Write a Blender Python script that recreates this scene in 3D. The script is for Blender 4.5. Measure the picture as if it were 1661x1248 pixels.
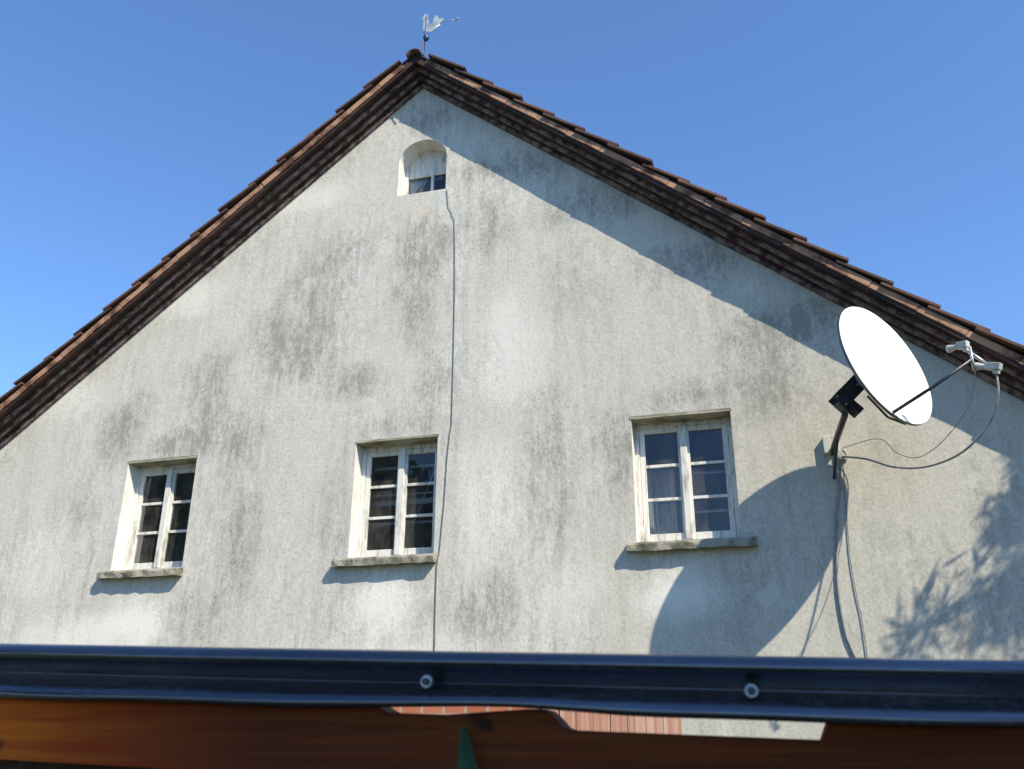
import bpy, bmesh, math, random
from mathutils import Vector, Matrix
random.seed(7)
S = bpy.context.scene
for o in list(bpy.data.objects): bpy.data.objects.remove(o)

# ---------------------------------------------------------------- camera
CAM = Vector((3.4022, -7.9617, -1.7323))
yaw, pitch, roll = 0.27138, 0.38512, 0.00383
fw = Vector((-math.sin(yaw)*math.cos(pitch), math.cos(yaw)*math.cos(pitch), math.sin(pitch)))
rt = Vector((math.cos(yaw), math.sin(yaw), 0)); up = rt.cross(fw)
r2 = rt*math.cos(roll)+up*math.sin(roll); u2 = up*math.cos(roll)-rt*math.sin(roll)
cd = bpy.data.cameras.new('camera'); cam = bpy.data.objects.new('camera', cd); S.collection.objects.link(cam)
M = Matrix((r2, u2, -fw)).transposed().to_4x4(); M.translation = CAM; cam.matrix_world = M
cd.sensor_width = 36; cd.lens = 1478.05/1661*36; cd.clip_start = .02; cd.clip_end = 3000
cd.dof.use_dof = True; cd.dof.focus_distance = 8.0; cd.dof.aperture_fstop = 9
S.camera = cam
# ---------------------------------------------------------------- sky, sun, exposure
TS = Vector((1.35, -1, 1.62)).normalized()          # towards the sun
w = bpy.data.worlds.new('World'); S.world = w; w.use_nodes = True
nt = w.node_tree; bg = nt.nodes['Background']
sk = nt.nodes.new('ShaderNodeTexSky'); sk.sky_type = 'NISHITA'; sk.sun_disc = False
sk.sun_elevation = math.asin(TS.z); sk.sun_rotation = math.atan2(TS.x, TS.y)
sk.air_density = 1.0; sk.dust_density = .1; sk.ozone_density = 2.0
tint = nt.nodes.new('ShaderNodeMix'); tint.data_type = 'RGBA'; tint.blend_type = 'MULTIPLY'; tint.inputs[0].default_value = 1
tint.inputs[7].default_value = (.59, .77, .97, 1)      # deep clear-air blue
nt.links.new(sk.outputs[0], tint.inputs[6]); nt.links.new(tint.outputs[2], bg.inputs[0]); bg.inputs[1].default_value = .15
sl = bpy.data.lights.new('sun', 'SUN'); sl.energy = 4.2; sl.angle = math.radians(.5); sl.color = (1, .90, .70)
so = bpy.data.objects.new('sun', sl); S.collection.objects.link(so); so.rotation_euler = TS.to_track_quat('Z', 'Y').to_euler()
so.location = (20, -20, 20)
vs = S.view_settings; vs.view_transform = 'Standard'; vs.look = 'None'; vs.exposure = .8; vs.gamma = 1; vs.use_curve_mapping = False

# ---------------------------------------------------------------- helpers
def link(o): S.collection.objects.link(o); return o
def tag(o, label=None, cat=None, group=None, kind=None):
    for k, v in (('label', label), ('category', cat), ('group', group), ('kind', kind)):
        if v: o[k] = v
    return o
def empty(name, loc, label, cat, group=None):
    o = link(bpy.data.objects.new(name, None)); o.location = loc; o.empty_display_size = .2
    return tag(o, label, cat, group)
class MB:
    def __init__(s): s.v = []; s.f = []; s.sm = []
    def face(s, pts, sm=False):
        n = len(s.v); s.v += [tuple(p) for p in pts]; s.f.append(tuple(range(n, n+len(pts)))); s.sm.append(sm)
    def hexa(s, p):                     # 8 corners: bottom loop 0-3, top loop 4-7
        n = len(s.v); s.v += [tuple(q) for q in p]
        for f in ((3,2,1,0),(4,5,6,7),(0,1,5,4),(1,2,6,5),(2,3,7,6),(3,0,4,7)):
            s.f.append(tuple(n+i for i in f)); s.sm.append(False)
    def box(s, x0, x1, y0, y1, z0, z1, M=None, j=0):
        p = [Vector(c) for c in ((x0,y0,z0),(x1,y0,z0),(x1,y1,z0),(x0,y1,z0),(x0,y0,z1),(x1,y0,z1),(x1,y1,z1),(x0,y1,z1))]
        if j: p = [q+Vector([random.uniform(-j, j) for _ in range(3)]) for q in p]
        if M: p = [M @ q for q in p]
        s.hexa(p)
    def tube(s, pts, r, n=10, cap=True):
        pts = [Vector(p) for p in pts]; rs = r if isinstance(r, (list, tuple)) else [r]*len(pts)
        b = len(s.v); ref = None
        for i, p in enumerate(pts):
            t = (pts[min(i+1, len(pts)-1)]-pts[max(i-1, 0)]).normalized()
            if ref is None: ref = t.orthogonal().normalized()
            a = (ref-t*ref.dot(t)).normalized(); ref = a; c = t.cross(a)
            for k in range(n):
                th = 2*math.pi*k/n; s.v.append(tuple(p+(a*math.cos(th)+c*math.sin(th))*rs[i]))
        for i in range(len(pts)-1):
            for k in range(n):
                s.f.append((b+i*n+k, b+i*n+(k+1) % n, b+(i+1)*n+(k+1) % n, b+(i+1)*n+k)); s.sm.append(True)
        if cap:
            s.f.append(tuple(b+k for k in range(n))[::-1]); s.sm.append(False)
            e = b+(len(pts)-1)*n; s.f.append(tuple(e+k for k in range(n))); s.sm.append(False)
    def build(s, name, mat, parent=None, bevel=0, fix=True):
        me = bpy.data.meshes.new(name); me.from_pydata(s.v, [], s.f); me.polygons.foreach_set('use_smooth', s.sm)
        if fix:
            bm = bmesh.new(); bm.from_mesh(me); bmesh.ops.recalc_face_normals(bm, faces=bm.faces); bm.to_mesh(me); bm.free()
        me.materials.append(mat); o = link(bpy.data.objects.new(name, me))
        if parent:
            o.parent = parent
            wl = parent.location.copy(); pp = parent.parent
            while pp: wl += pp.location; pp = pp.parent
            o.location = -wl
        if bevel:
            m = o.modifiers.new('bevel', 'BEVEL'); m.width = bevel; m.segments = 2; m.limit_method = 'ANGLE'
        return o

def pix(x, y, Y):
    d = (x-830.5)/1478.05*r2-(y-624)/1478.05*u2+fw; return CAM+d*((Y-CAM.y)/d.y)
class Mat:                              # small node-graph builder
    def __init__(s, name, rough=.7, metal=0, spec=.5):
        s.m = bpy.data.materials.new(name); s.m.use_nodes = True; s.t = s.m.node_tree
        s.b = s.t.nodes['Principled BSDF']; s.b.inputs['Roughness'].default_value = rough
        s.b.inputs['Metallic'].default_value = metal; s.b.inputs['Specular IOR Level'].default_value = spec
        s.pos = s.n('ShaderNodeTexCoord').outputs['Object']
        s.geo = s.n('ShaderNodeNewGeometry').outputs['Position']
    def n(s, t, **kw):
        x = s.t.nodes.new(t)
        for k, v in kw.items(): setattr(x, k, v)
        return x
    def put(s, inp, v):
        if hasattr(v, 'is_linked') or isinstance(v, bpy.types.NodeSocket): s.t.links.new(v, inp)
        else: inp.default_value = v
    def math(s, op, a, b=None, clamp=False):
        x = s.n('ShaderNodeMath', operation=op, use_clamp=clamp); s.put(x.inputs[0], a)
        if b is not None: s.put(x.inputs[1], b)
        return x.outputs[0]
    def vmul(s, v, k):
        x = s.n('ShaderNodeVectorMath', operation='MULTIPLY'); s.put(x.inputs[0], v); x.inputs[1].default_value = k; return x.outputs[0]
    def noise(s, scale, detail=6, rough=.6, stretch=(1,1,1), dist=0, off=(0,0,0)):
        mp = s.n('ShaderNodeMapping'); s.t.links.new(s.geo, mp.inputs[0]); mp.inputs['Scale'].default_value = stretch; mp.inputs['Location'].default_value = off
        x = s.n('ShaderNodeTexNoise'); s.t.links.new(mp.outputs[0], x.inputs['Vector'])
        x.inputs['Scale'].default_value = scale; x.inputs['Detail'].default_value = detail; x.inputs['Roughness'].default_value = rough
        x.inputs['Distortion'].default_value = dist; return x.outputs['Fac']
    def rng(s, v, a, b, c=0, d=1):
        x = s.n('ShaderNodeMapRange', interpolation_type='SMOOTHSTEP'); s.put(x.inputs[0], v)
        for i, q in enumerate((a, b, c, d)): x.inputs[i+1].default_value = q
        return x.outputs[0]
    def mix(s, f, a, b, mode='MIX'):
        x = s.n('ShaderNodeMix', data_type='RGBA', blend_type=mode); s.put(x.inputs[0], f)
        for i, q in ((6, a), (7, b)):
            if isinstance(q, (tuple, list)): q = tuple(q)+(1,) if len(q) == 3 else q
            s.put(x.inputs[i], q)
        return x.outputs[2]
    def col(s, c): s.put(s.b.inputs['Base Color'], tuple(c)+(1,) if isinstance(c, tuple) else c); return s
    def bump(s, h, strength=.3, dist=.01):
        x = s.n('ShaderNodeBump'); x.inputs['Strength'].default_value = strength; x.inputs['Distance'].default_value = dist
        s.put(x.inputs['Height'], h); s.t.links.new(x.outputs[0], s.b.inputs['Normal']); return s
def simple(name, a, b, scale=8, rough=.7, metal=0, stretch=(1,1,1), bump=.2, lo=.35, hi=.65, spec=.5, bd=.006):
    m = Mat(name, rough, metal, spec); n = m.noise(scale, stretch=stretch)
    m.col(m.mix(m.rng(n, lo, hi), a, b))
    if bump: m.bump(m.noise(scale*4, stretch=stretch), bump, bd)
    return m.m

# ---------------------------------------------------------------- materials
def wall_material():
    m = Mat('stained lime render', .93, 0, .25)
    sep = m.n('ShaderNodeSeparateXYZ'); m.t.links.new(m.geo, sep.inputs[0]); X, Z = sep.outputs[0], sep.outputs[2]
    warp = m.noise(1.6, 4, .6, off=(3, 0, 7))
    def blob(cx, cz, rx, rz, k):
        c = m.n('ShaderNodeVectorMath', operation='SUBTRACT'); m.t.links.new(m.geo, c.inputs[0]); c.inputs[1].default_value = (cx, 0, cz)
        v = m.vmul(c.outputs[0], (1/rx, 0, 1/rz))
        l = m.n('ShaderNodeVectorMath', operation='LENGTH'); m.t.links.new(v, l.inputs[0])
        d = m.math('ADD', l.outputs['Value'], m.math('MULTIPLY', m.math('SUBTRACT', warp, .5), 1.5))
        return m.rng(d, 1.05, .1, 0, k)
    def total(bl):
        z = None
        for b in bl:
            q = blob(*b); z = q if z is None else m.math('ADD', z, q)
        return z
    dark = total([(-1.3,2.34,.75,.6,.62),(-.47,1.82,.45,.34,.6),(-1.0,2.95,.6,.8,.4),(-3.2,1.55,.4,.55,.75),(-2.15,1.9,.4,.75,.6),
        (-1.6,.1,.35,.9,.55),(-1.75,1.2,.35,.6,.4),(.2,3.3,.38,.75,.6),(.95,3.5,.4,.6,.35),(3.55,1.3,.42,.5,.62),(3.7,1.8,.6,.4,.35),
        (2.2,.8,.28,.8,.5),(.97,-.5,.5,.5,.4),(1.8,2.5,.6,.6,.3),(-2.4,1.3,.8,.25,.5),(.35,1.75,.3,.4,.35),(-.75,3.45,.5,.5,.3),
        (2.95,1.35,.6,.22,.45),(.2,2.5,.4,.7,.45),(.0,1.3,.7,.2,.35),(-.6,.4,.3,.8,.3),(-3.7,.5,.4,.9,.25),(1.5,.9,.35,1.2,.25),(1.2,4.2,.9,.3,.5),(2.1,3.5,.9,.3,.5),(3.1,2.7,.9,.3,.5),(4.0,1.95,.8,.3,.5),(.1,5.0,.5,.3,.4),(-2.0,-.6,.5,.5,.3)])  # blobs down the right rake: mottled stain, also painted to deepen the eave shadow
    light = total([(-1.45,4.2,.9,.28,.6),(-2.8,3.1,.9,.3,.6),(-4.1,2.0,.8,.35,.6),(-2.72,-.5,.45,.35,1),(-.05,-.45,.5,.35,1),(2.65,-.45,.5,.35,1),
        (1.2,2.0,.6,.9,.45),(.95,.3,.5,1.1,.45),(-3.3,-.7,1.0,.4,.7),(-3.9,.2,.6,.7,.4),(1.6,-.5,.6,.6,.4),(0.2,-.9,1.4,.3,.4)])
    big = m.noise(1.1, 6, .62, (1, 1, .6))
    strk = m.noise(3.2, 7, .65, (1.6, 1, .16), .4)
    strk2 = m.noise(9, 5, .6, (1.5, 1, .12), .3)
    mott = m.noise(9, 8, .72, (1, 1, .75))
    fine = m.noise(38, 6, .75, (1, 1, .8))
    grain = m.noise(120, 3, .7)
    gA = m.rng(m.noise(20, 8, .78, (1, 1, .55), .3, (2, 0, 5)), .40, .62)
    gB = m.rng(m.noise(6.5, 7, .7, (1.15, 1, .5), .4, (5, 0, 1)), .40, .62)
    g = m.math('ADD', m.math('ADD', m.math('MULTIPLY', gA, .42), m.math('MULTIPLY', gB, .36)), m.math('MULTIPLY', m.rng(strk2, .42, .66), .22))
    d = m.math('MULTIPLY', m.math('MINIMUM', dark, 1.0), m.math('ADD', .40, m.math('MULTIPLY', g, .95)))
    d = m.math('ADD', d, m.math('MULTIPLY', m.rng(big, .38, .58, .3, 1), m.math('MULTIPLY', g, .62)))
    d = m.math('ADD', d, m.rng(fine, .44, .64, 0, .34))
    d = m.math('ADD', d, m.math('MULTIPLY', m.rng(strk, .5, .66), .16))
    d = m.math('SUBTRACT', d, m.math('MULTIPLY', light, .5), True)
    # lime white -> grey beige with age -> grey-black lichen with painted eave shade
    base = m.mix(m.rng(big, .4, .62), (.555, .535, .49), (.62, .60, .555))
    beige = m.rng(X, .2, 4.2, 0, .75)
    base = m.mix(m.math('MULTIPLY', beige, m.rng(mott, .3, .6, .5, 1)), base, (.47, .445, .38))
    base = m.mix(m.math('MULTIPLY', light, .6, True), base, (.73, .715, .68))
    c = m.mix(m.math('MULTIPLY', d, .74, True), base, (.165, .16, .14))
    c = m.mix(m.rng(grain, .58, .75, 0, .3), c, (.25, .25, .23))
    c = m.mix(m.rng(m.noise(3.1, 3, .5, off=(9, 0, 2)), .64, .72, 0, .5), c, (.56, .54, .49))
    pink = blob(.17, 3.78, .13, .12, .8)                                       # bare patch under the arched window
    c = m.mix(pink, c, (.58, .47, .40))
    m.col(c)
    m.bump(m.math('ADD', m.math('MULTIPLY', fine, .6), m.math('ADD', m.math('MULTIPLY', grain, .3), m.math('MULTIPLY', mott, .8))), .5, .012)
    return m.m
WALL = wall_material()
REVEAL = simple('limewashed reveal', (.58,.565,.53), (.72,.705,.67), 5, .9, bump=.3)
WHITE = Mat('weathered white window paint', .55)
_n = WHITE.noise(14, 6, .7, (1.5, 1, .3)); WHITE.col(WHITE.mix(WHITE.rng(_n, .47, .66, 0, .8), (.62, .61, .57), (.27, .245, .20)))
WHITE.bump(_n, .25, .004); WHITE = WHITE.m
LINTEL = simple('mossy lintel board', (.15,.135,.085), (.36,.335,.27), 9, .9, stretch=(.4,1,2), bump=.5)
SILL = simple('lichen concrete sill', (.10,.095,.065), (.30,.28,.23), 7, .95, bump=.8, lo=.36, hi=.6, bd=.012)
INSIDE = simple('dark room plaster', (.26,.25,.235), (.34,.32,.30), 3, .9, bump=0)
BLIND = simple('pale blind slats', (.42,.42,.40), (.5,.5,.48), 6, .8, bump=0)
CURT = simple('white lace curtain', (.72,.74,.78), (.8,.82,.86), 10, .9, stretch=(6,1,.5), bump=.3)
def glass():
    m = Mat('old window glass', .03); t = m.t; t.nodes.remove(m.b)
    tr = m.n('ShaderNodeBsdfTransparent'); tr.inputs[0].default_value = (.72, .78, .80, 1)
    gl = m.n('ShaderNodeBsdfGlossy'); gl.inputs['Roughness'].default_value = .02; gl.inputs[0].default_value = (.9, .93, 1, 1)
    bp = m.n('ShaderNodeBump'); bp.inputs['Strength'].default_value = .1; bp.inputs['Distance'].default_value = .01
    t.links.new(m.noise(3.5, 2, .5), bp.inputs['Height']); t.links.new(bp.outputs[0], gl.inputs['Normal'])
    fr = m.n('ShaderNodeFresnel'); fr.inputs[0].default_value = 1.48
    ms = m.n('ShaderNodeMixShader'); t.links.new(m.math('ADD', fr.outputs[0], .012), ms.inputs[0]); t.links.new(tr.outputs[0], ms.inputs[1]); t.links.new(gl.outputs[0], ms.inputs[2])
    df = m.n('ShaderNodeBsdfDiffuse'); df.inputs[0].default_value = (.5, .5, .48, 1); m2 = m.n('ShaderNodeMixShader')
    t.links.new(m.rng(m.noise(5, 6, .65, (1, 1, .6)), .3, .75, .015, .11), m2.inputs[0]); t.links.new(ms.outputs[0], m2.inputs[1]); t.links.new(df.outputs[0], m2.inputs[2])
    t.links.new(m2.outputs[0], t.nodes['Material Output'].inputs[0]); return m.m
GLASS = glass()
def tile_material():
    m = Mat('weathered clay tile', .85)
    n = m.noise(2.6, 4, .6); f = m.noise(14, 6, .7)
    rnd = m.n('ShaderNodeNewGeometry').outputs['Random Per Island']
    c = m.mix(rnd, (.045, .022, .018), (.13, .058, .04)); c = m.mix(m.rng(n, .5, .7, 0, .5), c, (.20, .085, .045))
    c = m.mix(m.rng(f, .5, .66, 0, .8), c, (.05, .045, .042)); m.col(c); m.bump(f, .5, .01); return m.m
TILE = tile_material()
VERGE = simple('sun bleached verge tile', (.075,.030,.018), (.36,.20,.125), 4.5, .85, bump=.6, lo=.36, hi=.60)
def board_material():
    m = Mat('dark brown stained board', .75); n = m.noise(5, 7, .7); g = m.noise(22, 5, .7)
    c = m.mix(m.rng(n, .38, .62), (.012, .006, .005), (.055, .018, .013)); c = m.mix(m.rng(g, .58, .72, 0, .55), c, (.13, .085, .075)); m.col(c); m.bump(g, .5, .006); return m.m
BOARD = board_material()
TRIM = simple('peeling grey brown batten', (.035,.018,.014), (.27,.18,.155), 11, .8, bump=.4)
DISHW = simple('white dish enamel', (.66,.66,.655), (.76,.76,.76), 5, .4, stretch=(2,2,.35), bump=.04)
DISHB = simple('grey dish back', (.10,.10,.11), (.16,.16,.17), 4, .5, bump=0)
GALV = simple('dull galvanised steel', (.30,.31,.33), (.42,.43,.45), 14, .45, .8, bump=.1)
DARKM = simple('dark painted steel', (.025,.028,.035), (.05,.052,.06), 12, .4, .3, bump=.1)
PLAST = simple('yellowed white plastic', (.34,.35,.31), (.47,.47,.42), 12, .5, bump=.05)
CABLE = simple('grey cable sheath', (.16,.16,.165), (.26,.26,.27), 20, .5, bump=0)
WIRE = simple('dull dark wire', (.10,.095,.085), (.17,.16,.15), 20, .6, bump=0)
VANEM = simple('weathered zinc vane', (.32,.35,.36), (.55,.56,.55), 12, .45, .5, bump=.1)
BLUE = simple('dark blue painted ball', (.01,.03,.09), (.02,.05,.12), 12, .4, bump=0)
def strip_material():
    m = Mat('anthracite coated sheet metal', .24, .75, .6); n = m.noise(30, 5, .7, (.2, 1, 2)); s = m.noise(5, 5, .6, (.3, 1, 2))
    m.col(m.mix(m.rng(s, .35, .65), (.10, .105, .125), (.175, .18, .205)))
    m.put(m.b.inputs['Roughness'], m.rng(n, .3, .7, .13, .36)); 
    d = m.noise(70, 6, .75); sc = m.noise(40, 4, .8, (.05, 1, 3))
    m.put(m.b.inputs['Metallic'], m.rng(m.math('ADD', m.math('MULTIPLY', d, .6), m.math('MULTIPLY', sc, .4)), .5, .62, .78, .45)); m.bump(m.math('ADD', s, m.math('MULTIPLY', sc, .15)), .2, .004); return m.m
STRIP = strip_material()
def timber_material():
    m = Mat('rough brown timber', .8, 0, .3); g = m.noise(6, 7, .65, (.35, 1, 9), .6); k = m.noise(9, 3, .5, (1, 1, 1.4))
    c = m.mix(m.rng(g, .35, .65), (.50, .052, .003), (.90, .19, .009)); c = m.mix(m.rng(k, .66, .74), c, (.02, .009, .004))
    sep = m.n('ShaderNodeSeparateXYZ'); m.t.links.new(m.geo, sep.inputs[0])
    c = m.mix(m.math('MULTIPLY', m.rng(m.math('ADD', sep.outputs[0], m.math('MULTIPLY', g, .35)), 2.5, 2.95), .8), c, (.035, .012, .004))   # shade towards the right end, painted into the colour
    m.col(c); m.bump(g, .5, .004); return m.m
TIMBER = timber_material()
GREEN = simple('green leaf blade', (.012,.045,.004), (.02,.07,.006), 20, .6, bump=0)
def brick_material():
    m = Mat('salmon brick', .9); b = m.n('ShaderNodeTexBrick'); mp = m.n('ShaderNodeMapping'); mp.inputs['Rotation'].default_value = (math.radians(90), 0, 0)
    m.t.links.new(m.geo, mp.inputs[0]); m.t.links.new(mp.outputs[0], b.inputs['Vector'])
    b.inputs['Color1'].default_value = (.34,.10,.05,1); b.inputs['Color2'].default_value = (.44,.16,.09,1); b.inputs['Mortar'].default_value = (.38,.28,.22,1)
    b.inputs['Scale'].default_value = 1; b.inputs['Brick Width'].default_value = .085; b.inputs['Row Height'].default_value = .05; b.inputs['Mortar Size'].default_value = .006
    m.col(b.outputs['Color']); m.bump(m.noise(40), .4, .004); return m.m
BRICK = brick_material()
FENCE = simple('salmon painted planks', (.42,.20,.13), (.56,.36,.28), 6, .85, stretch=(9,1,.2), bump=.4)
GROUND = simple('trodden grass', (.05,.075,.025), (.10,.095,.05), 1.3, .95, bump=.8, bd=.03)
LEAF = simple('narrow green leaf', (.035,.075,.02), (.07,.12,.035), 4, .6, bump=0)
BARK = simple('grey brown bark', (.09,.07,.05), (.17,.14,.11), 9, .9, stretch=(2,2,.4), bump=.8)

# ---------------------------------------------------------------- ground
GZ = -3.33
g = MB(); g.face([(-400,-400,GZ),(400,-400,GZ),(400,400,GZ),(-400,400,GZ)])
tag(g.build('ground', GROUND), kind='structure')

# ---------------------------------------------------------------- house
AX, AZ, SL = .102, 5.48, .809
NC = 1/math.sqrt(1+SL*SL); SN = SL*NC              # cos / sin of the pitch
def rake(x): return AZ-SL*abs(x-AX)
HALF, DEPTH = 6.9, 9.5
house = empty('gabled_house', (AX, 0, GZ), 'tall gabled house with stained white rendered wall, dark wooden eaves and clay tile roof', 'house')
XL, XR = AX-HALF, AX+HALF
WINS = [(-2.671,.841,0,1.15), (0,.870,0,1.15), (2.783,.900,0,1.15)]
ARCH = (-.15,.42,4.02,4.47,.255)                   # x0 x1 z0 spring rise
def arch_loop(ins=0):
    x0,x1,z0,zs,rs = ARCH; x0 += ins; x1 -= ins; z0 += ins; rs -= ins; cx = (x0+x1)/2; a = (x1-x0)/2
    return [(x0,z0),(x1,z0)]+[(cx+a*math.cos(t*math.pi/14), zs+rs*math.sin(t*math.pi/14)) for t in range(15)]
def rect_loop(x, w, z0, z1): return [(x-w/2,z0),(x+w/2,z0),(x+w/2,z1),(x-w/2,z1)]
def loops_sub(l, n=1): return l
# gable wall: one sheet with real openings, gently uneven
outer = [(XL,GZ),(XR,GZ),(XR,rake(XR)+.12),(AX,AZ+.12),(XL,rake(XL)+.12)]
bm = bmesh.new(); edges = []
for lp in [outer]+[rect_loop(*q) for q in WINS]+[arch_loop()]:
    vs_ = [bm.verts.new((x,0,z)) for x, z in lp]
    edges += [bm.edges.new((vs_[i], vs_[(i+1) % len(vs_)])) for i in range(len(vs_))]
bmesh.ops.triangle_fill(bm, use_beauty=True, use_dissolve=False, edges=edges, normal=(0,-1,0))
me = bpy.data.meshes.new('gable_wall'); bm.to_mesh(me); bm.free(); me.materials.append(WALL)
gw = link(bpy.data.objects.new('gable_wall', me)); gw.parent = house; gw.location = -house.location
if me.polygons[0].normal.y > 0: me.flip_normals()
RV = .30
m = MB()
m.box(XL, XL+.3, .02, DEPTH, GZ, rake(XL)+.05); m.box(XR-.3, XR, .02, DEPTH, GZ, rake(XR)+.05)
m.box(XL+.3, XR-.3, DEPTH-.3, DEPTH, GZ, rake(XL)+.05)
m.hexa([(XL+.02,DEPTH-.28,rake(XL)+.05),(XR-.02,DEPTH-.28,rake(XR)+.05),(XR-.02,DEPTH-.02,rake(XR)+.05),(XL+.02,DEPTH-.02,rake(XL)+.05),
        (AX-.03,DEPTH-.28,AZ+.08),(AX+.03,DEPTH-.28,AZ+.08),(AX+.03,DEPTH-.02,AZ+.08),(AX-.03,DEPTH-.02,AZ+.08)])
m.build('outer_wall', WALL, house)
m = MB(); m.box(-4.0, 4.2, 3.2, 3.25, -.9, 1.95); m.box(XL+.35, XR-.35, RV+.05, 3.2, -.95, -.85); m.box(-3.9, 4.1, RV+.05, 3.2, 1.9, 1.95)
m.box(-1.6, 1.9, 2.6, 2.65, 2.05, 4.7)
m.build('interior_wall', INSIDE, house)

# roof: for each slope, frame (s down the slope, y depth, h normal)
def slope_pt(sgn, s, y, h): return Vector((AX+sgn*(s*NC+h*SN), y, AZ-s*SN+h*NC))
SLEN = (HALF+.45)/NC
OUT = -.335                                          # verge overhang of the tile edge
EXP = .43
for sgn in (-1, 1):
    t = MB(); v = MB()
    def tile(mb, s, y0, y1, jh, th, first=False, ln=.52, hb=.205):
        tl = .020; a = slope_pt
        h0 = hb-.004+jh; h1 = hb+.044+jh
        sk = random.uniform(-.008, .006)
        mb.hexa([a(sgn,s,y0,h0+sk),a(sgn,s+ln,y0,h1+sk),a(sgn,s+ln,y1,h1),a(sgn,s,y1,h0),
                 a(sgn,s,y0,h0+th+sk),a(sgn,s+ln,y0,h1+th+sk),a(sgn,s+ln,y1,h1+th),a(sgn,s,y1,h0+th)])
    k = 0
    while .05+k*EXP < SLEN:
        s = .05+k*EXP
        off = random.uniform(-.014, .014)
        tile(t, s+off, OUT+random.uniform(-.015,.01), OUT+.30, random.uniform(-.007,.007), .028, True)
        y = OUT+.303
        while y < DEPTH+.4:
            tile(t, s+random.uniform(-.006,.006), y, y+.297, random.uniform(-.004,.004), .026); y += .30
        k += 1
    rs = t.build('roof_slope', TILE, house, bevel=.004)
    # bleached verge course: short pieces butted end to end
    k = 0; s = -.02
    while s < SLEN:
        e = s+random.uniform(.41,.45); jh = random.uniform(-.005,.005)
        a = slope_pt; h0, h1 = .124+jh, .188
        if k == 0: s = max(s, .05)
        v.hexa([a(sgn,s,-.303+jh,h0),a(sgn,e-.004,-.303+jh,h0+.006),a(sgn,e-.004,-.262,h0+.006),a(sgn,s,-.262,h0),
                a(sgn,s,-.303+jh,h1),a(sgn,e-.004,-.303+jh,h1+.006),a(sgn,e-.004,-.262,h1+.006),a(sgn,s,-.262,h1)])
        s = e; k += 1
    v.build('verge_course', VERGE, rs, bevel=.004)
    def plank(name, y0, y1, h0, h1, mat, s0=-.05, n=16):
        b = MB()
        st = [s0+(SLEN-s0)*i/n for i in range(n+1)]; w = [random.uniform(-.003,.003) for _ in st]
        ring = []
        for s, q in zip(st, w):
            s_ = s
            ring.append([slope_pt(sgn,s,y0,h0+q),slope_pt(sgn,s,y1,h0+q),slope_pt(sgn,s,y1,h1),slope_pt(sgn,s,y0,h1)])
        # mitre the top end at the ridge plane
        for i, (y, h) in enumerate(((y0,h0),(y1,h0),(y1,h1),(y0,h1))):
            ring[0][i] = Vector((AX+sgn*.0015, y, AZ+h*NC+h*SN*SL))
        for i in range(n):
            for k in range(4): b.face([ring[i][k], ring[i][(k+1) % 4], ring[i+1][(k+1) % 4], ring[i+1][k]])
        b.face(ring[0]); b.face(ring[-1])
        bm = b.build(name, mat, house); return bm
    plank('roof_deck', -.298, DEPTH+.3, .178, .200, BOARD)
    plank('bargeboard', -.285, -.261, .098, .177, BOARD)
    plank('soffit_board', -.260, -.178, .104, .130, BOARD)
    plank('soffit_board', -.175, -.088, .066, .104, BOARD)
    plank('soffit_board', -.085, -.002, .027, .066, BOARD)
    plank('soffit_batten', -.198, -.175, .062, .103, TRIM)
    plank('soffit_batten', -.108, -.085, .023, .065, TRIM)
    plank('wall_batten', -.036, -.003, -.018, .026, TRIM)
# ridge cap: overlapping half-round tiles
t = MB(); y = OUT-.02; k = 0
while y < DEPTH+.3:
    L = .42; n = 9; zz = AZ+.262; b = len(t.v); r0, r1 = .092, .08
    for (yy, r) in ((y, r0), (y+L, r1)):
        for th in (1, .86):
            for i in range(n):
                a = math.pi*i/(n-1); t.v.append((AX+math.cos(a)*r*th, yy, zz-.07+math.sin(a)*r*th*.85-(.0 if k else .01)))
    for i in range(n-1):
        for (p, q) in ((0,2),(1,3)): t.f.append((b+p*n+i, b+p*n+i+1, b+q*n+i+1, b+q*n+i)); t.sm.append(True)
        for (p, q) in ((0,1),(2,3)): t.f.append((b+p*n+i, b+p*n+i+1, b+q*n+i+1, b+q*n+i)); t.sm.append(False)
    for i in (0, n-1): t.f.append((b+i, b+n+i, b+3*n+i, b+2*n+i)); t.sm.append(False)
    y += .36; k += 1
t.build('ridge_cap', TILE, house)

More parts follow.
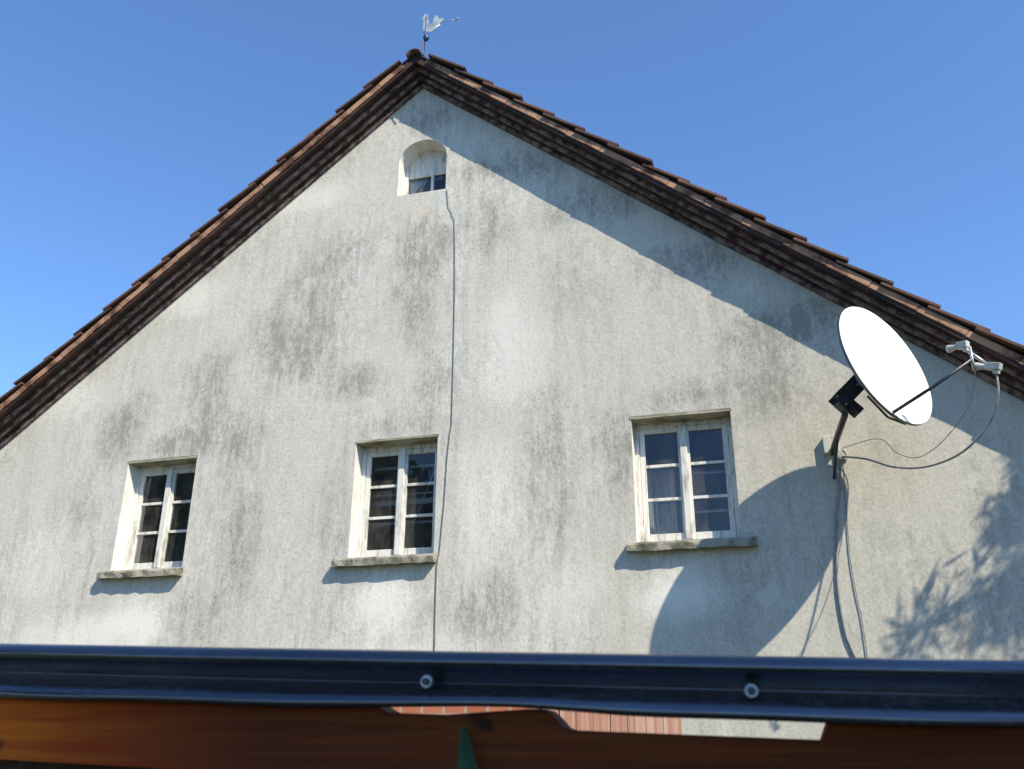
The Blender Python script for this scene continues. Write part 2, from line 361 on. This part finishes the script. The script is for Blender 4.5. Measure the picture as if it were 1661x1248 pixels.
# windows (> reveal, lintel, sash, mullion, pane, sill)
def window(x, w, z0, z1, sl0, sl1, blind):
    xl, xr = x-w/2, x+w/2
    FY = .175                                       # front of the outer frame
    f = MB(); fw_ = .042
    f.box(xl, xl+fw_, FY, FY+.075, z0, z1); f.box(xr-fw_, xr, FY, FY+.075, z0, z1)
    f.box(xl+fw_, xr-fw_, FY+.001, FY+.075, z1-fw_, z1); f.box(xl+fw_, xr-fw_, FY+.001, FY+.075, z0, z0+.035)
    fo = f.build('window', WHITE, house, bevel=.004)
    r = MB()
    for (a, b) in (((xl,z0),(xl,z1)),((xr,z1),(xr,z0)),((xr,z0),(xl,z0))):
        r.face([(a[0],0,a[1]),(b[0],0,b[1]),(b[0],RV+.05,b[1]),(a[0],RV+.05,a[1])])
    r.build('reveal', REVEAL, fo, fix=False)
    l = MB(); l.box(xl-.012, xr+.012, -.004, RV+.05, z1-.002, z1+.026, j=.002); l.build('lintel', LINTEL, fo)
    iw = (w-2*fw_)/2; s0 = .050; sb = .065; yS = FY+.012
    for k in (0, 1):
        a = xl+fw_+k*iw+.002; b = a+iw-.004; s = MB(); zb, zt = z0+.037, z1-fw_-.002
        s.box(a, a+s0, yS, yS+.04, zb, zt); s.box(b-s0, b, yS, yS+.04, zb, zt)
        s.box(a+s0, b-s0, yS+.001, yS+.04, zt-s0, zt); s.box(a+s0, b-s0, yS+.001, yS+.04, zb, zb+sb)
        ph = (zt-s0-zb-sb)/3
        for q in (1, 2): s.box(a+s0, b-s0, yS+.006, yS+.034, zb+sb+ph*q-.014, zb+sb+ph*q+.014)
        s.build('sash', WHITE, fo, bevel=.003)
    mu = MB(); mu.box(x-.032, x+.032, FY-.022, yS-.001, z0+.036, z1-fw_-.001); mu.build('mullion', WHITE, fo, bevel=.006)
    p = MB()
    for k in (0, 1):
        for q in range(3):                          # every light sits a little differently in its putty
            a = xl+fw_+k*iw+s0-.006; b = a+iw-2*s0+.012; zb = z0+.037+sb+ph*q-.004; zt = zb+ph+.008
            t1, t2 = random.uniform(-.004,.004), random.uniform(-.004,.004)
            p.face([(a,yS+.022+t1,zb),(b,yS+.022-t1,zb),(b,yS+.022-t1+t2,zt),(a,yS+.022+t1+t2,zt)])
    p.build('pane', GLASS, fo)
    # sill: a worn slab with chipped edges
    s = MB(); n = 14; x0, x1 = xl-sl0, xr+sl1; ring = []
    for i in range(n+1):
        xx = x0+(x1-x0)*i/n; q = lambda a: random.uniform(-a, a)
        ring.append([(xx,-.090+q(.008),-.097+q(.006)),(xx,.02,-.09),(xx,.02,-.004),(xx,-.078+q(.006),-.022+q(.005)),(xx,-.093+q(.008),-.04+q(.006))])
    for i in range(n):
        for k in range(5): s.face([ring[i][k], ring[i][(k+1) % 5], ring[i+1][(k+1) % 5], ring[i+1][k]])
    s.face(ring[0]); s.face(ring[-1][::-1]); so_ = s.build('sill', SILL, fo)
    s = MB(); s.box(xl+.001, xr-.001, .02, FY+.002, z0-.05, z0+.004, j=.0005); s.build('inner_sill', LINTEL, fo)
    if blind:
        b = MB()
        for zz, hh in blind: b.box(xl+.03, xr-.03, RV+.12, RV+.14, z0+zz, z0+zz+hh)
        b.build('blind', BLIND, fo)
    return fo
window(*WINS[0], .09, .02, None)
wc = window(*WINS[1], .12, .03, [(.40,.022),(.60,.055),(.70,.02),(.98,.03)])
wr = window(*WINS[2], .08, .13, [(.33,.02),(.70,.02)])
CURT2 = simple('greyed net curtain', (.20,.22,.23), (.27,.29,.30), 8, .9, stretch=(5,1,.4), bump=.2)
x, wd, z0, z1 = WINS[2]; m = MB(); N = 30
for i in range(N):
    a, b = x-wd/2+.03+.44*i/N, x-wd/2+.03+.44*(i+1)/N
    m.face([(a,RV+.06+.012*math.sin(a*75),z0+.02),(b,RV+.06+.012*math.sin(b*75),z0+.02),(b,RV+.06+.012*math.sin(b*75),z0+.79),(a,RV+.06+.012*math.sin(a*75),z0+.79)], True)
m.build('curtain', CURT2, wr)
x, wd, z0, z1 = WINS[1]; m = MB(); m.tube([(x+.06,.235,z0+.18),(x+.19,.24,z0+.52),(x+.37,.235,z0+1.0)], .0045, 6)
m.build('pale_diagonal', BLIND, wc)  # thin pale slanting line behind the right sash
# arched attic window
x0,x1,z0,zs,rs = ARCH; cx = (x0+x1)/2
lp = arch_loop(); li = arch_loop(.035)
f = MB(); n = len(lp); FY = .20
for i in range(n):
    j = (i+1) % n; A, B, C, D = lp[i], lp[j], li[j], li[i]
    f.face([(A[0],FY,A[1]),(B[0],FY,B[1]),(C[0],FY,C[1]),(D[0],FY,D[1])]); f.face([(D[0],FY,D[1]),(C[0],FY,C[1]),(C[0],FY+.05,C[1]),(D[0],FY+.05,D[1])])
aw = f.build('arched_window', WHITE, house, fix=False)
f = MB()
for i in range(n):
    j = (i+1) % n; A, B = lp[i], lp[j]; f.face([(A[0],0,A[1]),(B[0],0,B[1]),(B[0],RV,B[1]),(A[0],RV,A[1])])
f.build('reveal', REVEAL, aw, fix=False)
f = MB(); f.box(cx+.03, cx+.062, FY+.005, FY+.045, z0+.034, zs+rs-.04); f.build('mullion', WHITE, aw, bevel=.003)
f = MB(); f.face([(p[0],FY+.03,p[1]) for p in li]); f.build('pane', GLASS, aw)
f = MB(); zs_ = z0+.36                               # white board filling the upper half of the arch
up_ = [(x0+.036,zs_)]+[(x1-.036,zs_)]+[p for p in li[2:] if p[1] > zs_+.01]
f.face([(p[0],FY+.012,p[1]) for p in up_]); f.face([(x0+.036,FY+.012,zs_),(x1-.036,FY+.012,zs_),(x1-.036,FY+.028,zs_),(x0+.036,FY+.028,zs_)])
f.build('panel', WHITE, aw)
f = MB()                                            # curtain, tied up in uneven scallops
N = 24; top = zs+rs; 
for i in range(N):
    a, b = x0+(x1-x0)*i/N, x0+(x1-x0)*(i+1)/N
    def low(x): 
        u = (x-x0)/(x1-x0); return z0+(.36+.03*math.sin(u*17)+.02*math.sin(u*41) if u > .38 else .36-.30*(1-u/.38))
    def dy(x): return FY+.075+.012*math.sin(x*60)
    f.face([(a,dy(a),low(a)),(b,dy(b),low(b)),(b,dy(b),top),(a,dy(a),top)], True)
f.build('curtain', CURT, aw)
m = MB(); m.tube([(x0+.09,FY+.068,z0+.04),(x0+.14,FY+.068,z0+.16),(x0+.22,FY+.066,z0+.31),(x0+.24,FY+.066,z0+.38)], .008, 6)
m.tube([(x0+.17,FY+.068,z0+.05),(x0+.15,FY+.068,z0+.15),(x0+.20,FY+.066,z0+.27)], .006, 6); m.build('curtain_tie', CURT, aw)

# ---------------------------------------------------------------- conductor wire running down the wall
pts = [(.438,4.003),(.455,3.86),(.466,3.784),(.50,3.70),(.505,3.66),(.534,3.617),(.551,3.27),(.568,2.678),(.571,2.115),(.58,1.576),(.574,1.26),(.562,1.15),(.545,.9),(.53,.5),(.50,.02),(.478,-.12),(.472,-.244),(.478,-.578),(.482,-.848),(.49,-2.2),(.5,GZ)]
m = MB(); m.tube([(x+random.uniform(-.004,.004),-.010,z) for x, z in pts], .0038, 6)
tag(m.build('conductor_wire', WIRE), 'thin dark wire running down the wall from the arched window past the middle window', 'wire')

# ---------------------------------------------------------------- weather vane on the ridge
VX, VY, VZ = AX+.02, OUT+.24, AZ+.39
vane = empty('weather_vane', (VX,VY,VZ), 'small metal weather vane on a thin rod at the roof peak', 'weather vane')
m = MB(); m.tube([(VX,VY,VZ-.14),(VX+.004,VY,VZ+.30),(VX+.012,VY,VZ+.60)], [.009,.008,.006], 8); m.tube([(VX,VY,VZ-.15),(VX,VY,VZ-.04)], [.04,.012], 10); m.build('rod', DARKM, vane)
m = MB(); m.tube([(VX+.015,VY,VZ+.20),(VX+.018,VY,VZ+.215),(VX+.02,VY,VZ+.245),(VX+.022,VY,VZ+.275),(VX+.024,VY,VZ+.29)], [.008,.03,.038,.03,.008], 12); m.build('ball', BLUE, vane)
def plate(poly, name, mat, th=.008):
    m = MB(); n = len(poly)
    A = [(VX+x,VY-th/2,VZ+z) for x, z in poly]; B = [(VX+x,VY+th/2,VZ+z) for x, z in poly]
    m.face(A); m.face(B[::-1])
    for i in range(n): m.face([A[i],A[(i+1)%n],B[(i+1)%n],B[i]])
    return m.build(name, mat, vane)
plate([(-.02,.37),(.03,.33),(.09,.32),(.15,.36),(.19,.42),(.24,.47),(.21,.50),(.17,.49),(.16,.56),(.11,.55),(.10,.46),(.06,.44),(.04,.52),(.03,.60),(-.01,.62),(-.035,.56),(-.055,.545),(-.03,.53),(-.025,.46),(-.035,.41)], 'cockerel', VANEM)
m = MB(); m.tube([(VX-.02,VY,VZ+.33),(VX+.19,VY,VZ+.40)], .006, 6); m.tube([(VX+.17,VY,VZ+.43),(VX+.40,VY,VZ+.44)], .004, 6); m.tube([(VX+.38,VY,VZ+.44),(VX+.43,VY,VZ+.44)], [.016,.001], 8)
m.build('arrow', VANEM, vane)
m = MB(); m.tube([(AX+.09,OUT+.0,AZ+.36),(AX+.11,OUT-.026,AZ+.29),(AX+.125,OUT-.026,AZ+.18),(AX+.14,OUT-.010,AZ+.09)], .007, 6)
m.build('stay_wire', WIRE, vane)

# ---------------------------------------------------------------- satellite dish
c = Vector((4.466,-.893,1.098)); az_, el_ = .875, .206
nn = Vector((math.sin(az_)*math.cos(el_), -math.cos(az_)*math.cos(el_), math.sin(el_))); rr = Vector((0,0,1)).cross(nn).normalized(); uu = nn.cross(rr)
dish = empty('satellite_dish', (4.05,0,.68), 'large white satellite dish on a wall pole beside the right window', 'satellite dish')
def dpt(rho, th, dep):
    a, b = math.cos(th)*rho, 1.024*math.sin(th)*rho; gg = -.012
    a, b = a*math.cos(gg)-b*math.sin(gg), a*math.sin(gg)+b*math.cos(gg)
    return c+.510*(a*rr+b*uu)+nn*dep
m = MB(); bk = MB(); NT, NR = 64, 10
prof = [(i/NR, .085*((i/NR)**2-1)) for i in range(NR+1)]
def revolve(mb, prof):
    b = len(mb.v)
    for rho, d in prof:
        for k in range(NT): mb.v.append(tuple(dpt(max(rho,.001), 2*math.pi*k/NT, d)))
    for i in range(len(prof)-1):
        for k in range(NT): mb.f.append((b+i*NT+k, b+i*NT+(k+1)%NT, b+(i+1)*NT+(k+1)%NT, b+(i+1)*NT+k)); mb.sm.append(True)
revolve(m, prof+[(1.012,.006),(1.02,0)]); refl = m.build('dish_reflector', DISHW, dish)
revolve(bk, [(1.02,-.001),(1.022,-.022),(1.0,-.026),(.985,-.014)]+[(r_*.985, d-.012) for r_, d in prof[::-1][1:]]); bk.build('back_shell', DISHB, dish)
E0 = pix(1371, 672, -.83); ft = Vector((4.05,-.01,.68))
m = MB(); m.tube([ft, ft+(E0-ft)*.97, E0+Vector((0,0,.03)), E0+Vector((.0,.0,.20))], .026, 14)
m.tube([Vector((4.04,-.02,.45)), ft+(E0-ft)*.45], .013, 8); m.build('wall_pole', DARKM, dish)
bb = c-nn*.19
m = MB(); d = (bb-(E0+Vector((0,0,.12)))); M4 = Matrix.Translation(E0+Vector((0,0,.12))) @ d.to_track_quat('X','Z').to_matrix().to_4x4(); L = d.length
m.box(-.07, L, -.055, -.047, -.06, .075, M4); m.box(-.07, L, .047, .055, -.06, .075, M4); m.box(-.075, -.02, -.05, .05, -.10, .02, M4)
N4 = Matrix.Translation(bb) @ nn.to_track_quat('X','Z').to_matrix().to_4x4(); m.box(-.02, .03, -.14, .14, -.12, .12, N4); m.box(.03, .10, -.05, .05, -.05, .05, N4); m.box(-.03,.03,-.06,.06,-.16,-.04,M4); tb = m.build('tilt_bracket', DARKM, dish, bevel=.004)
for bx, bz in ((-.045,.05),(-.045,-.04),(L*.5,.0),(L*.85,.045),(L*.85,-.04)):
    m = MB(); m.tube([M4 @ Vector((bx,-.056,bz)), M4 @ Vector((bx,-.068,bz))], .011, 6); m.build('bolt', GALV, tb)
m = MB(); m.box(3.985, 4.045, -.06, -.002, .66, .82); m.box(4.085, 4.165, -.05, -.002, .60, .69); m.box(4.0, 4.12, -.012, -.001, .56, .84); m.build('wall_plate', PLAST, dish, bevel=.006)
Rb = dpt(1.01, math.radians(249), -.02); Re = pix(1577, 583, -1.27)
m = MB(); m.tube([Rb, Rb+(Re-Rb)*.5+Vector((0,0,-.008)), Re], .013, 10); m.tube([dpt(.97, math.radians(225), -.05), Rb+Vector((-.02,0,-.02)), dpt(.99, math.radians(272), -.04)], .009, 8); m.build('feed_arm', DARKM, dish)
m = MB(); m.tube([Re+Vector((.0,0,-.09)), Re+Vector((0,0,.10))], .011, 8)
m.tube([Re+Vector((-.02,0,.07)), Re+Vector((.12,0.02,-.07))], .012, 8); m.build('receiver_holder', GALV, dish)
def receiver(p, ln):
    # feed horn facing the reflector, box body behind it, connector below
    d = (c-p).normalized(); a = MB()
    a.tube([p+d*.075, p+d*.06, p+d*.02, p], [.029,.029,.02,.018], 14)
    M4 = Matrix.Translation(p) @ (-d).to_track_quat('X','Z').to_matrix().to_4x4()
    a.box(0, ln, -.026, .026, -.022, .028, M4); a.box(ln*.55, ln*.95, -.017, .017, -.050, -.0225, M4)
    return a.build('signal_receiver', PLAST, dish, bevel=.004)
receiver(pix(1553,563,-1.25), .08); receiver(pix(1599,595,-1.29), .105)
# cables
def smooth(P, k=8):
    P = [Vector(p) for p in P]; out = []
    for i in range(len(P)-1):
        p0, p1, p2, p3 = P[max(i-1,0)], P[i], P[i+1], P[min(i+2,len(P)-1)]
        for q in range(k):
            t = q/k; out.append(.5*((2*p1)+(p2-p0)*t+(2*p0-5*p1+4*p2-p3)*t*t+(3*p1-p0-3*p2+p3)*t*t*t))
    return out+[P[-1]]
m = MB(); m.tube(smooth([pix(1617,610,-1.31), pix(1619,640,-1.31), pix(1606,685,-1.22), pix(1562,733,-1.1), pix(1505,757,-.75), pix(1450,758,-.45), pix(1405,745,-.2), (4.12,-.04,.63)]), .008, 8)
tag(m.build('antenna_cable', CABLE), 'grey cable sagging from the dish receiver back to the wall', 'cable', 'dish cables')
m = MB(); m.tube(smooth([(4.10,-.03,.60),(4.085,-.02,.432),(4.03,-.014,.15),(3.994,-.013,-.092),(3.96,-.013,-.40),(3.955,-.013,-.595),(3.972,-.013,-.838),(4.013,-.013,-.992),(4.12,-.013,-1.3),(4.2,-.013,-1.9)]), .011, 8)
tag(m.build('antenna_cable', CABLE), 'thick grey cable hanging down the wall below the dish pole', 'cable', 'dish cables')
m = MB(); m.tube(smooth([(4.13,-.05,.70), pix(1425,712,-.2), pix(1455,735,-.35), pix(1490,742,-.55), pix(1530,715,-.8), pix(1570,660,-1.1), pix(1583,600,-1.26)]), .0035, 6)
tag(m.build('antenna_cable', CABLE), 'thin loose lead looping below the dish above the sagging grey cable', 'cable', 'dish cables')
m = MB(); m.tube(smooth([(4.13,-.03,.62),(4.11,-.012,.3),(4.085,-.012,-.2),(4.091,-.012,-.501),(4.107,-.012,-.698),(4.11,-.012,-.95),(4.12,-.012,-1.5)]), .0045, 6)
tag(m.build('antenna_cable', CABLE), 'thin loose wire on the wall just right of the thick grey cable', 'cable', 'dish cables')

# ---------------------------------------------------------------- foreground: metal edge strip on a timber beam
SY, SX0, SX1 = -6.87, 1.2, 5.0
def sz(x): return -1.6175-.0385*(x-3.05)            # top of the strip
prof = [(.034,-.010),(.024,-.002),(.012,0),(.002,-.003),(-.006,-.009),(-.009,-.0145),(.000,-.018),(.008,-.024),(.0145,-.0345),(.0155,-.0362),(.0135,-.0385),(.006,-.0445),(-.002,-.049),(-.010,-.0545),(-.015,-.060),(-.0165,-.064),(-.014,-.0665),(-.010,-.0675)]
m = MB(); n = 90; b = 0
for i in range(n+1):
    x = SX0+(SX1-SX0)*i/n
    wv = .0016*math.sin(x*7)+.0012*math.sin(x*17+1)
    dip = .006*math.exp(-((x-3.12)/.11)**2)
    for k, (py, pz) in enumerate(prof):
        q = max(0, (k-9)/7); m.v.append((x, SY+py+wv*.8, sz(x)+pz*(1+.04*math.sin(x*3))+(wv+dip)*q))
P = len(prof)
for i in range(n):
    for k in range(P-1): m.f.append((i*P+k, (i+1)*P+k, (i+1)*P+k+1, i*P+k+1)); m.sm.append(True)
strip = empty('metal_edging', (3.05,SY,sz(3.05)), 'dark blue grey metal edging strip with two screws above the timber beam', 'metal strip')
ms = m.build('edging_strip', STRIP, strip); md = ms.modifiers.new('solid', 'SOLIDIFY'); md.thickness = .0015; md.offset = 1
for px, py in ((692,1106),(1219,1121)):
    p = pix(px, py, SY-.006); s = MB()
    s.tube([p+Vector((0,.004,0)), p+Vector((0,-.0005,0)), p+Vector((0,-.0016,0))], [.0082,.0082,.0070], 20)
    so_ = s.build('washer', GALV, strip); s = MB()
    s.tube([p+Vector((0,-.0016,0)), p+Vector((0,-.0060,.0)), p+Vector((0,-.0066,0))], [.0044,.0044,.0036], 6)
    s.build('screw', DARKM, so_)
beam = empty('timber_beam', (3.05,SY+.04,GZ), 'rough brown timber beam under the dark metal strip', 'beam')
G0, G1, G2, G3 = (pix(q, 1165, SY).x for q in (600, 850, 885, 1340))
m = MB(); n = 400; ring = []
def top(x):                                         # worn upper edge with two long hollows
    base = sz(x)-.058
    h = 0
    if G0 < x < G1: h = .0095*min(1, (x-G0)/.015)*min(1, (G1-x)/.10)
    if G2 < x < G3: h = .0215*min(1, (x-G2)/.02, (G3-x)/.006)
    return base-h-.005
for i in range(n+1):
    x = SX0+(SX1-SX0)*i/n
    q = .0008*math.sin(x*43)
    ring.append([(x,SY+.010+q,sz(x)-.150),(x,SY+.06,sz(x)-.150),(x,SY+.06,top(x)),(x,SY+.014+q,top(x)),(x,SY+.010+q,top(x)-.004)])
for i in range(n):
    for k in range(5): m.face([ring[i][k], ring[i][(k+1)%5], ring[i+1][(k+1)%5], ring[i+1][k]])
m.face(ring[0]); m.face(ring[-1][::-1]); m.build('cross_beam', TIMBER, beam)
m = MB(); m.hexa([(SX0,SY+.062,sz(SX0)-.75),(SX1,SY+.062,sz(SX1)-.75),(SX1,SY+.085,sz(SX1)-.75),(SX0,SY+.085,sz(SX0)-.75),(SX0,SY+.062,sz(SX0)-.125),(SX1,SY+.062,sz(SX1)-.125),(SX1,SY+.085,sz(SX1)-.125),(SX0,SY+.085,sz(SX0)-.125)]); m.build('dark_backing', BOARD, beam)  # added board; its dark colour gives the shaded gap below the beam
for x in (1.35, 4.85):
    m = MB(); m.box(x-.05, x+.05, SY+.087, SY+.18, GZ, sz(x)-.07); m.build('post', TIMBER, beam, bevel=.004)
# leaf blade in front of the beam
m = MB(); A = [pix(752+6*t, 1180+75*t, SY-.005-.02*t) for t in (0,.25,.5,.75,1,1.3)]
for i in range(5):
    w0, w1 = .0035+.0022*i, .0035+.0022*(i+1)
    m.face([A[i]-rt*w0, A[i], A[i+1], A[i+1]-rt*w1]); m.face([A[i], A[i]+rt*w0+Vector((0,.002,0)), A[i+1]+rt*w1+Vector((0,.002,0)), A[i+1]])
lf = m.build('leaf_blade', GREEN); tag(lf, 'narrow green blade standing against the middle of the timber beam', 'leaf')
md = lf.modifiers.new('solid', 'SOLIDIFY'); md.thickness = .0008

# low brick wall and painted plank fence, seen through the hollows of the beam
def gx(px, Y): return pix(px, 1165, Y).x
x0, x1 = gx(520,-4.6), gx(872,-4.6)
bw = MB(); bw.box(x0, x1, -4.6, -4.48, GZ, -1.47); tag(bw.build('brick_wall', BRICK), 'low red brick wall glimpsed under the metal strip left of middle', 'wall')
fe = empty('plank_fence', ((gx(880,-4.6)+gx(1105,-4.6))/2,-4.6,GZ), 'salmon painted plank fence glimpsed under the metal strip right of middle', 'fence')
a, b_ = gx(880,-4.6), gx(1105,-4.6); N = 8
for i in range(N):
    q = MB(); q.box(a+(b_-a)*i/N+.002, a+(b_-a)*(i+1)/N-.002, -4.6, -4.58+.0, GZ+.05, -1.47+random.uniform(-.01,.01), j=.002); q.build('plank', FENCE, fe)
q = MB(); q.box(a, b_, -4.579, -4.54, -1.9, -1.82); q.build('rail', FENCE, fe)

# ---------------------------------------------------------------- narrow-leaved tree right of the frame, throwing its shade on the wall
def tree(base, crown, rad, label, tips, clumps=7, size=1, spread=.10, lean=(-.25,.85,-.25), seed=3, first=4):
    t = empty('leafy_tree', base, label, 'tree')
    tr = MB(); B = Vector(base); C = Vector(crown); k = max(1, rad/1.1)
    tr.tube([B+Vector((0,0,-.05)), B+(C-B)*.4+Vector((.08,.05,0)), C-Vector((0,0,.1)), C+Vector((-.05,.05,rad*.8))], [.13*k,.10*k,.06*k,.015], 10)
    lv = MB(); rnd = random.Random(seed)
    def leaf(p, d, L, w):
        q = d.cross(Vector((rnd.uniform(-1,1),rnd.uniform(-1,1),rnd.uniform(-1,1)))).normalized()*w
        lv.face([p, p+d*L*.4+q, p+d*L]); lv.face([p, p+d*L, p+d*L*.4-q])
    for n, tp in enumerate(tips):
        tp = Vector(tp); st = C+Vector((0,0,rnd.uniform(-.5,.2)*rad)); e = C+tp*rad; br = smooth([st, (st+e)/2+Vector((0,0,.12*rad)), e], 6)
        tr.tube(br, [.03*k-.022*k*i/(len(br)-1) for i in range(len(br))], 6)
        for i in range(len(br)-3 if tp.length > 1.1 else first, len(br)):
            for _ in range(clumps):
                o = br[i]+Vector((rnd.gauss(0,spread),rnd.gauss(0,spread),rnd.gauss(0,spread*.9)))
                tw = Vector((rnd.gauss(lean[0],.3),rnd.gauss(lean[1],.3),rnd.gauss(lean[2],.3))).normalized()
                tr.tube([br[i], o], .004*k, 4)
                for q in range(5): leaf(o+tw*.03*q*size, (tw+Vector((rnd.gauss(0,.3),rnd.gauss(0,.2),rnd.gauss(0,.3)))).normalized(), rnd.uniform(.12,.24)*size, rnd.uniform(.009,.016)*size)
    tr.build('trunk', BARK, t); lv.build('crown', LEAF, t, fix=False); return t
tree((8.1,-1.7,GZ), (8.02,-1.6,2.5), .95, 'narrow leaved tree standing right of the house front',
     [(-1.45,.02,-.80),(-.5,.2,.40),(-.1,-.1,.85),(.7,.2,.3),(.5,-.6,.2),(.1,.6,.5),(-.45,-.4,-.05),(-.40,.30,-.35),(.3,.2,-.5),(-.2,.1,-.6),(.8,-.1,-.2),(-.2,-.3,.55),(-.45,0,-.85),(.2,-.1,-.95),(.1,.3,.1),(-.25,.1,-.3),(.3,-.3,-.2)], clumps=14, size=1.0, spread=.09, lean=(-.5,.5,-.6))
rt_ = random.Random(11); ball = []
while len(ball) < 34:
    v = Vector((rt_.uniform(-1,1),rt_.uniform(-1,1),rt_.uniform(-.8,1)))
    if .35 < v.length < 1: ball.append(v)
tree((-11.5,-12,GZ), (-11.5,-12,2.9), 3.0, 'added broad green tree far left behind the camera, darkening the left panes', ball, 9, 2.6, .42, (0,0,-.4), 5, 3)  # unseen trees added for dark reflections in the left and middle panes
tree((-5.6,-13,GZ), (-5.6,-13,3.0), 2.9, 'added broad green tree nearer the outbuilding behind the camera', ball, 9, 2.6, .42, (0,0,-.4), 9, 3)

# ---------------------------------------------------------------- timber outbuilding behind the photographer (unseen, added to keep the foreground in shade)
hb = empty('blocker', (7.2,-10.5,GZ), 'unseen brown timber outbuilding standing behind the camera', 'shade prop')
m = MB(); x = 4.85
while x < 9.9: m.box(x, x+.145, -8.73, -8.70, GZ, 1.35); x += .15
m.box(4.87, 9.85, -12.6, -8.735, GZ, 1.35); m.build('wall', simple('brown cladding', (.06,.035,.02), (.12,.07,.04), 3, .85, stretch=(6,1,.3)), hb)
m = MB(); m.hexa([(4.83,-8.6,1.36),(10,-8.6,1.36),(10,-12.8,1.36),(4.83,-12.8,1.36),(4.83,-8.6,1.44),(10,-8.6,1.44),(10,-12.8,1.9),(4.83,-12.8,1.9)]); m.build('roof', simple('shed felt', (.05,.05,.05), (.08,.08,.08), 5, .9), hb)
